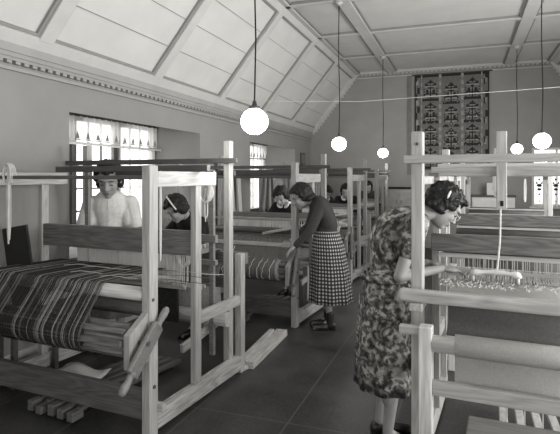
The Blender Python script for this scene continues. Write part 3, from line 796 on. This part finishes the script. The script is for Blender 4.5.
def person(loc, rz, label, pts, top, skirt, s=1.0, vox=.006, headyaw=0, sleeve='long', hairkind='bun', extras=(), skirtspec=None, feet=True, uvn=0):
    """local frame: faces +x, left is +y. pts: neck, head (centre), pitch, hands, pole"""
    t = thing('person', loc, rz, label, 'person')
    hipz = .90 * s
    hip = Vector((0, 0, hipz)); neck = Vector(pts['neck']); hc = Vector(pts['head']); pitch = R(pts['pitch'])
    sp = (neck - hip); mid = hip + sp * .5 + Vector((-.03 * s - .05 * min(1, sp.x / .3 if sp.x > 0 else 0), 0, 0.0)); chest = hip + sp * .72 + Vector((-.03 - pts.get('hunch', 0), 0, 0))
    sdir = (neck - mid).normalized(); rotc = Vector((0, 0, 1)).rotation_difference(sdir).to_matrix()
    Hr = Matrix.Rotation(R(headyaw), 3, 'Z') @ rotY(pitch)
    hs = s * pts.get('hs', 1.08)
    def H(v): return hc + Hr @ (Vector(v) * hs)
    sh = {k: neck - sdir * pts.get('drop', .065) * s + Vector((-.01, k * pts.get('sw', .155) * s, 0)) for k in (1, -1)}
    arms = {}
    for k in (1, -1):
        e, h = ik(sh[k], pts['hands'][0 if k > 0 else 1], pts.get('ua', .275) * s, pts.get('fa', .235) * s, pts.get('pole', (-.6, k * .5, -.7)) if not callable(pts.get('pole')) else pts['pole'](k))
        arms[k] = (e, h)
    # body
    bm = bmesh.new()
    ell(bm, hip, (.105 * s, .15 * s, .12 * s)); ell(bm, mid, (.085 * s, .115 * s, .15 * s), rotc); ell(bm, chest, (.095 * s, .135 * s, .15 * s), rotc)
    cap(bm, hip, .09 * s, mid, .085 * s); cap(bm, mid, .085 * s, chest, .09 * s)
    cap(bm, sh[1], .045 * s, sh[-1], .045 * s)
    cap(bm, neck - sdir * .03, .052 * hs, H((-.03, 0, -.06)), .046 * hs)
    ell(bm, H((-.012, 0, .028)), (.094 * hs, .074 * hs, .088 * hs), Hr, 24); ell(bm, H((.022, 0, -.035)), (.066 * hs, .058 * hs, .078 * hs), Hr, 24)
    ell(bm, H((.055, 0, -.09)), (.028 * hs, .026 * hs, .022 * hs), Hr); ell(bm, H((.06, 0, .028)), (.028 * hs, .05 * hs, .02 * hs), Hr)
    for k in (1, -1):
        ell(bm, H((.055, k * .033, -.03)), (.024 * hs, .022 * hs, .024 * hs), Hr); ell(bm, H((-.008, k * .076, -.012)), (.019 * hs, .009 * hs, .03 * hs), Hr, 14)
    cap(bm, H((.082, 0, .01)), .009 * hs, H((.103, 0, -.028)), .0135 * hs, 12)
    for k in (1, -1): ell(bm, H((.093, k * .012, -.032)), (.011 * hs, .009 * hs, .008 * hs), Hr, 10)
    ell(bm, H((.083, 0, -.057)), (.011 * hs, .021 * hs, .0065 * hs), Hr, 12); ell(bm, H((.081, 0, -.067)), (.010 * hs, .018 * hs, .007 * hs), Hr, 12)
    for k in (1, -1):
        e, h = arms[k]; fd = (h - e).normalized()
        cap(bm, sh[k], .043 * s, e, .034 * s); cap(bm, e, .035 * s, h, .023 * s)
        hd = Vector(pts.get('handdir', (fd.x, fd.y, fd.z))); hand(bm, h, hd, (0, 0, 1), -k, s * pts.get('hand_s', 1.0))
        kn = Vector((.02, k * .085 * s, .47 * s)); an = Vector((-.02, k * .075 * s, .09 * s))
        cap(bm, hip + Vector((0, k * .075 * s, -.04)), .078 * s, kn, .052 * s); cap(bm, kn, .05 * s, an, .030 * s); ell(bm, kn * .55 + an * .45 + Vector((-.02, 0, .03)), (.045 * s, .045 * s, .10 * s))
        cap(bm, an, .028 * s, Vector((.09, k * .08 * s, .03)), .018 * s)
    remesh(bm, vox, 'body', M['skin'], t, 3)
    # face details
    for k in (1, -1):
        bm = bmesh.new(); ell(bm, H((.0765, k * .031, -.004)), (.0085 * hs, .0125 * hs, .003 * hs), Hr, 12); obj('eye', bm, M['eye'], t, smooth=True)
        bm = bmesh.new(); tube(bm, [H((.082, k * .016, .021)), H((.084, k * .03, .027)), H((.076, k * .046, .022))], .003 * hs, 6); obj('eyebrow', bm, M['hair'], t)
    bm = bmesh.new(); ell(bm, H((.089, 0, -.0585)), (.008 * hs, .019 * hs, .0045 * hs), Hr, 12); ell(bm, H((.087, 0, -.067)), (.008 * hs, .015 * hs, .005 * hs), Hr, 12); obj('lips', bm, M['lip'], t, smooth=True)
    # hair: curls over the skull
    bm = bmesh.new(); rr = random.Random(int(abs(loc[0]) * 1000))
    ell(bm, H((-.03, 0, .04)), (.088 * hs, .080 * hs, .083 * hs), Hr, 24)
    n = 230
    for i in range(n):
        zz = 1 - 2 * (i + .5) / n; ph = i * 2.39996; rx = math.sqrt(1 - zz * zz)
        v = Vector((rx * math.cos(ph), rx * math.sin(ph), zz))
        pt_ = Vector((v.x * .100 - .014, v.y * .082, v.z * .094 + .028))
        if pt_.x > .035 and pt_.z < .075: continue
        if pt_.x > -.0 and pt_.z < -.002: continue
        if pt_.z < -.05: continue
        ell(bm, H(pt_), tuple(s * rr.uniform(.012, .029) for _ in range(3)), None, 8)
    if hairkind == 'bun': ell(bm, H((-.095, 0, -.03)), (.042 * hs, .055 * hs, .04 * hs), Hr)
    if hairkind == 'bob':
        for k in (1, -1): ell(bm, H((-.035, k * .07, -.03)), (.045 * hs, .025 * hs, .045 * hs), Hr)
        ell(bm, H((-.08, 0, -.03)), (.035 * hs, .07 * hs, .05 * hs), Hr)
    if hairkind == 'roll':
        for k in range(7):
            a_ = -1.3 + 2.6 * k / 6; ell(bm, H((-.02 - .085 * math.cos(a_), .082 * math.sin(a_), -.045)), (.03 * hs, .03 * hs, .026 * hs), Hr)
        for k in range(4): ell(bm, H((.06, -.045 + .03 * k, .085)), (.03 * hs, .022 * hs, .02 * hs), Hr)
    remesh(bm, max(vox, .005), 'hair', M['hair'], t, 1)
    # top garment
    bm = bmesh.new(); q = 1.0
    ell(bm, hip + Vector((0, 0, .07)), (.115 * s, .150 * s, .10 * s)); ell(bm, mid, (.108 * s, .145 * s, .17 * s), rotc); ell(bm, chest, (.118 * s, .168 * s, .17 * s), rotc)
    ell(bm, chest + rotc @ Vector((.045, 0, -.01)), (.07 * s, .135 * s, .095 * s), rotc)
    cap(bm, hip + Vector((0, 0, .06)), .112 * s, mid, .108 * s); cap(bm, mid, .11 * s, chest, .115 * s)
    for k in (1, -1):
        cap(bm, neck - sdir * .05 + Vector((-.015, 0, 0)), .048 * s, sh[k] - sdir * .005, .056 * s); cap(bm, chest, .11 * s, sh[k] - sdir * .02, .06 * s); cap(bm, sh[k] - sdir * .03, .055 * s, mid + Vector((0, k * .05, 0)), .09 * s)
    cap(bm, sh[1], .062 * s, sh[-1], .062 * s); ell(bm, neck - sdir * .02, (.075 * s, .09 * s, .035 * s), rotc)
    for k in (1, -1):
        e, h = arms[k]
        if sleeve == 'long':
            cap(bm, sh[k], .060 * s, e, .050 * s); cap(bm, e, .050 * s, e + (h - e) * .93, .034 * s)
        elif sleeve == 'elbow':
            cap(bm, sh[k], .070 * s, sh[k] + (e - sh[k]) * .50, .070 * s)
        else:
            cap(bm, sh[k], .062 * s, sh[k] + (e - sh[k]) * .72, .064 * s); cap(bm, sh[k] + (e - sh[k]) * .3 - Vector((0, k * .04, 0)), .06 * s, sh[k] + (e - sh[k]) * .62 - Vector((0, k * .05, 0)), .06 * s)
    remesh(bm, max(vox, .007), 'blouse', top, t, 4)
    # skirt
    if skirtspec is None: skirtspec = [(.145, .165, 1.0), (.17, .20, .85), (.19, .225, .60), (.205, .245, .30)]
    bm = bmesh.new(); uvl = bm.loops.layers.uv.new('UVMap'); nseg = 64; rows = []
    zs = skirtspec
    fine = []
    for a_, b_ in zip(zs, zs[1:]):
        for j in range(5): fine.append(tuple(a_[i] + (b_[i] - a_[i]) * j / 5 for i in range(len(a_))))
    fine.append(zs[-1])
    for j, sp_ in enumerate(fine):
        fx, fy, z = sp_[:3]; ox = sp_[3] if len(sp_) > 3 else 0
        f_ = j / (len(fine) - 1) * .05
        rows.append([bm.verts.new((ox + fx * s * math.cos(th) * (1 + f_ * math.sin(9 * th + 1)), fy * s * math.sin(th) * (1 + f_ * math.sin(9 * th + 1)), z * s)) for th in (2 * math.pi * i / nseg for i in range(nseg))])
    nu = 38
    for j in range(len(rows) - 1):
        for i in range(nseg):
            f = bm.faces.new((rows[j][i], rows[j][(i + 1) % nseg], rows[j + 1][(i + 1) % nseg], rows[j + 1][i])); f.smooth = True
            for lp, (uu, vv) in zip(f.loops, ((i, j), (i + 1, j), (i + 1, j + 1), (i, j + 1))):
                lp[uvl].uv = (uu / nseg * nu, fine[vv][2] / .036)
    obj('skirt', bm, skirt, t, solid=.006)
    if feet:
        for k in (1, -1):
            bm = bmesh.new(); y_ = k * .08 * s
            cap(bm, (-.045, y_, .045), .036, (.04, y_, .04), .036); cap(bm, (.04, y_, .038), .038, (.145, y_, .028), .028); ell(bm, (.06, y_, .03), (.10, .042, .034)); box(bm, -.075, -.02, y_ - .025, y_ + .025, 0, .04); box(bm, .0, .165, y_ - .032, y_ + .032, 0, .02)
            if 'boots' in extras: cap(bm, (-.02, y_, .05), .045, (-.018, y_, .165), .042)
            remesh(bm, .006, 'shoe', M['shoe'], t, 3)
    if 'collar' in extras:
        bm = bmesh.new()
        for k in (1, -1):
            ell(bm, neck + Vector((.055, k * .045, -.03)), (.05, .05, .016), rotY(.9) @ Matrix.Rotation(k * .5, 3, 'X'), 16); ell(bm, neck + Vector((-.01, k * .07, -.0)), (.05, .035, .015), Matrix.Rotation(-k * .5, 3, 'X'), 16)
        remesh(bm, .006, 'collar', M['white'], t, 3)
    if 'neckband' in extras:
        for k in (1, -1):
            e, h = arms[k]; dd = (e - sh[k]).normalized(); a_, b_ = frame_of(dd); c_ = sh[k] + (e - sh[k]) * .86
            bm = bmesh.new(); tube(bm, [c_ + (a_ * math.cos(x_) + b_ * math.sin(x_)) * .066 for x_ in (2 * math.pi * i / 24 for i in range(25))], .008, 8); obj('sleeve_hem', bm, M['cloth_m'], t)
        bm = bmesh.new(); tube(bm, [neck + rotc @ Vector((.064 * math.cos(a_) + .005, .062 * math.sin(a_), .018)) for a_ in (2 * math.pi * i / 24 for i in range(25))], .011, 8)
        obj('neckband', bm, M['cloth_l'], t)
        bm = bmesh.new(); tube(bm, [chest + rotc @ Vector((.121 * s, 0, .11 - .03 * i)) for i in range(4)], .003, 6); obj('placket', bm, M['cloth_l'], t)
    if 'headband' in extras:
        bm = bmesh.new(); tube(bm, [H((.0 + .03 * math.cos(a_), .108 * math.cos(a_), .04 + .096 * math.sin(a_))) for a_ in (R(-10 + 10 * i) for i in range(21))], .0075 * hs, 8); obj('headband', bm, M['white'], t)
    if 'clip' in extras:
        bm = bmesh.new(); ell(bm, H((-.055, -.1, .045)), (.007, .005, .026), Hr @ rotY(-.3), 12); obj('hair_clip', bm, M['white'], t, smooth=True)
    if 'glasses' in extras:
        bm = bmesh.new()
        for k in (1, -1):
            tube(bm, [H((.095, k * .032 + .022 * math.cos(a_), -.004 + .019 * math.sin(a_))) for a_ in (2 * math.pi * i / 14 for i in range(15))], .0022, 6)
            tube(bm, [H((.093, k * .054, .0)), H((.05, k * .074, .003)), H((-.01, k * .082, .002))], .0022, 6)
        tube(bm, [H((.097, -.01, .0)), H((.101, 0, .004)), H((.097, .01, .0))], .0022, 6)
        obj('glasses', bm, plain('wire_rim', .55, .3), t)
    if 'belt' in extras:
        bm = bmesh.new(); tube(bm, [(.15 * s * math.cos(a_), .17 * s * math.sin(a_), .99 * s) for a_ in (2 * math.pi * i / 40 for i in range(41))], .018, 8); obj('belt', bm, skirt, t)
    if 'watch' in extras:
        e, h = arms[-1]; d_ = (h - e).normalized(); c_ = e + (h - e) * .9; a_, b_ = frame_of(d_)
        bm = bmesh.new(); tube(bm, [c_ + (a_ * math.cos(x_) + b_ * math.sin(x_)) * .027 for x_ in (2 * math.pi * i / 16 for i in range(17))], .005, 6); obj('wristwatch', bm, M['black'], t)
    return t

AD = 19.74
# woman in floral dress, right front
dress = [(.125, .150, 1.02, .01), (.155, .185, .88, 0), (.165, .20, .62, -.01), (.175, .215, .345, -.01)]
person(Pz(387, 3.0, 0), R(AD + 6), 'woman in a floral print dress and glasses bending over the right front loom',
       {'neck': (.17, 0, 1.35), 'head': (.345, 0, 1.375), 'hand_s': 1.12, 'pitch': 42, 'hands': [(.27, .08, 1.03), (.265, -.16, 1.035)], 'ua': .325, 'fa': .265, 'pole': lambda k: (-.9, k * .15, -.5), 'handdir': (.95, .05, -.12), 'hunch': .06},
       M['floral'], M['floral'], s=.98, vox=.0045, sleeve='elbow', hairkind='roll', extras=('glasses', 'clip', 'belt'), skirtspec=dress)
# woman in checked skirt
person(Pz(327, 5.25, 0), R(180 + AD + 4), 'woman in dark jersey and black and white checked skirt leaning to the left loom',
       {'neck': (.12, 0, 1.33), 'head': (.265, 0, 1.35), 'pitch': 28, 'hands': [(.34, .12, .86), (.34, -.14, .90)], 'pole': lambda k: (-.5, k * .5, -.3), 'handdir': (.7, 0, -.6)},
       M['knit_d'], M['check'], s=.98, vox=.006, sleeve='long', hairkind='roll', extras=('boots',), skirtspec=[(.125, .15, 1.02, .01), (.165, .19, .86, -.01), (.20, .22, .58, -.03), (.225, .24, .285, -.04)])
# woman at the window
person(Pz(111, 4.65, 0), R(-90 + AD + 8), 'dark-haired woman in a pale short-sleeved top standing in front of the window',
       {'neck': (.05, 0, 1.40), 'head': (.11, 0, 1.525), 'pitch': 24, 'hands': [(.26, .12, 1.02), (.24, -.14, 1.02)], 'pole': lambda k: (-.4, k * .5, -1), 'hs': 1.27, 'drop': .08, 'sw': .172},
       M['knit_l'], M['cloth_m'], s=1.04, vox=.006, sleeve='short', hairkind='bob', extras=('watch', 'neckband'))
def leaner(u, d, rz, label, headz=1.30, top=M['black'], pitch=38, fwd=.24, yaw=0, s=.95, **k):
    th = R(rz); hx = fwd + .05
    c = Pz(u, d, 0); loc = (c.x - math.cos(th) * hx, c.y - math.sin(th) * hx, 0)
    nz = headz - .085
    return person(loc, th, label, {'neck': (fwd - .08, 0, nz), 'head': (hx, 0, headz), 'pitch': pitch, 'hands': [(.42, .12, 1.0), (.42, -.14, 1.0)], 'pole': lambda q: (-.5, q * .6, -.5)},
           top, M['cloth_m'], s=s, headyaw=yaw, **k)
leaner(176, 4.72, -90 + AD - 34, 'dark-haired weaver with a white headband bending behind the near left loom', headz=1.255, extras=('headband',), hairkind='bob', vox=.006, yaw=-25)
leaner(281, 6.5, -90 + AD - 25, 'weaver in a black dress with broad white collar behind the second left loom', headz=1.305, extras=('collar',), hairkind='bob', vox=.008)
leaner(346, 8.7, -90 + AD - 10, 'dark-haired weaver in black facing the camera at the third left loom', headz=1.30, extras=('collar',), hairkind='bob', vox=.009, pitch=20)
leaner(327, 9.3, -90 + AD + 20, 'weaver in black beside the front-facing one, mostly hidden behind a tall loom post', headz=1.26, extras=('collar',), hairkind='bob', vox=.009)
leaner(368, 10.75, -90 + AD - 10, 'distant weaver among the posts of the farthest left loom', headz=1.33, top=M['knit_d'], hairkind='bob', vox=.01, pitch=20)

# ------------------------------------------------------------------ loose things
# plank on the floor by the near left loom
a = P(246, 369.5, 0) ; 
f0 = Pz(247, 4.12, 0); f1 = Pz(282, 5.0, 0)
bm = bmesh.new(); beam(bm, f0 + Vector((0, 0, .03)), f1 + Vector((0, 0, .03)), .11, .06); beam(bm, f0 + Vector((-.035, 0, .075)), f1 + Vector((-.06, -.12, .075)), .045, .03)
tag(obj('plank', bm, wood(.42, 'y'), bev=.004), 'pale wooden plank lying on the floor beyond the near left loom', 'plank')
# bench at the right bottom
bt = thing('weaving_bench', Pz(465, 1.93, 0) + Vector((.2, -.05, 0)), -R(4), 'dark wooden bench seat at the bottom right corner, in front of the loom', 'bench')
obj('seat', B(-.20, .85, -.17, .19, .545, .585), wood(.13, 'x'), bt, bev=.006)
for x in (-.13, .78): obj('leg', B(x - .02, x + .02, -.14, .14, 0, .545), wood(.15, 'z'), bt, bev=.004)
obj('stretcher', B(-.11, .76, -.02, .02, .16, .22), wood(.15, 'x'), bt, bev=.004)
# dark board leaning by left wall
c = P(14, 245, 4.35)
bt = thing('drawing_board', (WX + .23, 3.06, 0), 0, 'dark flat board standing upright against the wall behind the near left loom', 'board')
bm = bmesh.new(); beam(bm, (.06, -.08, .55), (-.05, -.08, 1.17), .24, .02); obj('panel', bm, plain('dark_board', .02, .5), bt)
bm = bmesh.new(); box(bm, -.08, .12, -.25, .25, .50, .53); box(bm, .06, .09, -.22, -.18, 0, .5); box(bm, .06, .09, .18, .22, 0, .5); box(bm, -.08, -.05, -.22, -.18, 0, .5); box(bm, -.08, -.05, .18, .22, 0, .5)
obj('stand', bm, M['dwood'], bt)
# hanks of string
def hank(u, v0, v1, d, label, n=5, knot=True, spread=.018):
    bm = bmesh.new(); a_ = P(u, v0, d); b_ = P(u, v1, d); rr = random.Random(u)
    for k in range(n):
        ox = rr.uniform(-spread, spread); oy = rr.uniform(-spread, spread)
        pts = [a_ + Vector((ox * .4, oy * .4, 0)), a_.lerp(b_, .3) + Vector((ox, oy, 0)), a_.lerp(b_, .7) + Vector((ox * .8, oy, 0)), b_ + Vector((ox * .3, oy * .3, rr.uniform(0, .06)))]
        tube(bm, pts, .004, 6)
    if knot:
        for k in range(4):
            c_ = a_ + Vector((0, 0, -.03)); tube(bm, [c_ + Vector(((.035 + .006 * k) * math.cos(x_), -.02 + .01 * k, .075 * math.sin(x_))) for x_ in (2 * math.pi * i / 14 for i in range(15))], .0045, 6)
    return tag(obj('string_hank', bm, M['string']), label, 'string')
hank(9, 170, 245, 3.62, 'long pale yarn hank knotted over the loom rail at the far left edge', 7)
hank(160.5, 171, 268, 3.12, 'pale cord hanging down beside the front corner post of the near left loom', 3, False, .008)
hank(206, 188, 226, 3.72, 'small looped cord hanging behind the middle post of the near left loom', 3, True, .012)
hank(525, 179, 206, 3.35, 'small pale hank hanging under the top beam of the right front loom', 3, False, .008)
hank(184, 252, 295, 3.6, 'loose string loop dangling under the harness board of the near left loom', 3, True, .02)
hank(398, 355, 362, 3.3, 'scrap of pale string on the floor behind the floral dress', 2, False)
bpy.data.objects[[o.name for o in bpy.data.objects if o.name.startswith('string_hank')][-1]].location = (0, 0, 0)
# dark woven piece and white sheet inside near loom
cl = P(168, 318, 3.9)
tag(obj('dark_textile', B(cl.x - .09, cl.x + .09, cl.y - .01, cl.y + .01, .45, .80), M['cloth_d']), 'dark woven sample hanging inside the near left loom, right of the lever', 'textile')
c = P(74, 366, 3.6)
bm = bmesh.new(); vs = []
for i in range(9):
    for j in range(7): vs.append(bm.verts.new((c.x - .2 + .05 * i, c.y - .15 + .05 * j, .16 + .02 * math.sin(i * .9 + j))))
for i in range(8):
    for j in range(6): bm.faces.new((vs[i * 7 + j], vs[(i + 1) * 7 + j], vs[(i + 1) * 7 + j + 1], vs[i * 7 + j + 1]))
tag(obj('white_cloth', bm, M['white'], solid=.006, smooth=True), 'bright white cloth lying over the treadles under the striped warp', 'cloth')
# hanging garment by the second window
c = P(268, 178, 7.15)
gt = thing('hanging_drape', (c.x, c.y, 0), R(AD), 'grey cloth drape hung from the beam beside the second window', 'cloth')
bm = bmesh.new(); rows = []
for j in range(8):
    z = 1.56 - .5 * j / 7; w_ = .07 + .05 * j / 7
    rows.append([bm.verts.new((w_ * (i / 12 - .5) * 2, .025 * math.sin(i * 1.4 + j * .2), z)) for i in range(13)])
for j in range(7):
    for i in range(12): bm.faces.new((rows[j][i], rows[j][i + 1], rows[j + 1][i + 1], rows[j + 1][i]))
obj('folds', bm, M['cloth_m'], gt, solid=.012, smooth=True)
# cupboards by the end wall
def cupboard(u0, u1, ztop, Y0, label, topm, body):
    x0, x1 = solveX(u0, Y0), solveX(u1, Y0)
    t = thing('cupboard', ((x0 + x1) / 2, Y0 + .2, 0), 0, label, 'cupboard'); w_ = (x1 - x0) / 2
    obj('carcass', B(-w_, w_, -.2, .18, 0, ztop - .04), body, t, bev=.004); obj('top', B(-w_ - .02, w_ + .02, -.22, .18, ztop - .04, ztop), topm, t)
    for s in (0, 1):
        d_ = obj('door', B(-w_ + .02 + s * w_, -.02 + s * w_, -.215, -.2, .08, ztop - .08), body, t, bev=.003)
        obj('handle', TB([(-.05 + s * .1, -.225, ztop - .35), (-.05 + s * .1, -.225, ztop - .27)], .006, 6), M['metal'], d_)
    return t
cupboard(385, 413, 1.33, BY - .42, 'low grey cupboard with a black top by the end wall, left of the hanging', M['black'], plain('grey_paint', .3))
cupboard(472, 515, 1.18, BY - .42, 'white cupboard by the end wall, below the right side of the hanging', M['dwood'], M['white'])
c = solveX(492, BY - .3)
tag(obj('card', B(c - .1, c + .1, BY - .31, BY - .29, 1.18, 1.43), M['white'], bev=.002), 'white card standing on the white cupboard at the end wall', 'card')
# pale boards between the windows
bt = thing('board_stack', (WX + .04, 7.05, 0), 0, 'tall pale boards leaning against the wall between the two windows', 'boards')
for k in range(3):
    bm = bmesh.new(); beam(bm, (.16 - .02 * k, -.32 + .3 * k, 0.01), (.03, -.32 + .3 * k, 1.75 - .1 * k), .03, .20 - .04 * k); obj('board', bm, wood(.3 + .08 * k, 'z'), bt, bev=.003)
# folded dark cloth under right loom, by the woman
# ------------------------------------------------------------------ light
wd = bpy.data.worlds.new('world'); bpy.context.scene.world = wd; wd.use_nodes = True
bg = wd.node_tree.nodes['Background']; bg.inputs[0].default_value = (1, 1, 1, 1); bg.inputs[1].default_value = 2.6
def area(loc, rot, sx, sy, e):
    l = bpy.data.lights.new('window_daylight', 'AREA'); l.shape = 'RECTANGLE'; l.size = sx; l.size_y = sy; l.energy = e; l.color = (1, 1, 1)
    o = bpy.data.objects.new('window_daylight', l); C.objects.link(o); o.location = loc; o.rotation_euler = rot
for (a, b), e_ in zip(opr, (70, 190, 190)):   # daylight through the right hand windows
    area((RX + .1, (a + b) / 2, 1.6), (0, R(90), 0), 1.4, b - a, e_)
area((-.3, FY + .05, 1.9), (R(90), 0, 0), 4.2, 1.8, 70)       # added fill light at the solid wall behind the camera
for a, b in op:
    area((WX - TW - .05, (a + b) / 2, 1.5), (0, R(-90), 0), 1.3, b - a, 30)
sc = bpy.context.scene
sc.view_settings.view_transform = 'Standard'; sc.view_settings.look = 'None'; sc.view_settings.gamma = 1; sc.view_settings.exposure = -0.12
sc.view_settings.use_curve_mapping = False
sc.cycles.use_denoising = True; sc.cycles.max_bounces = 8; sc.cycles.transparent_max_bounces = 12
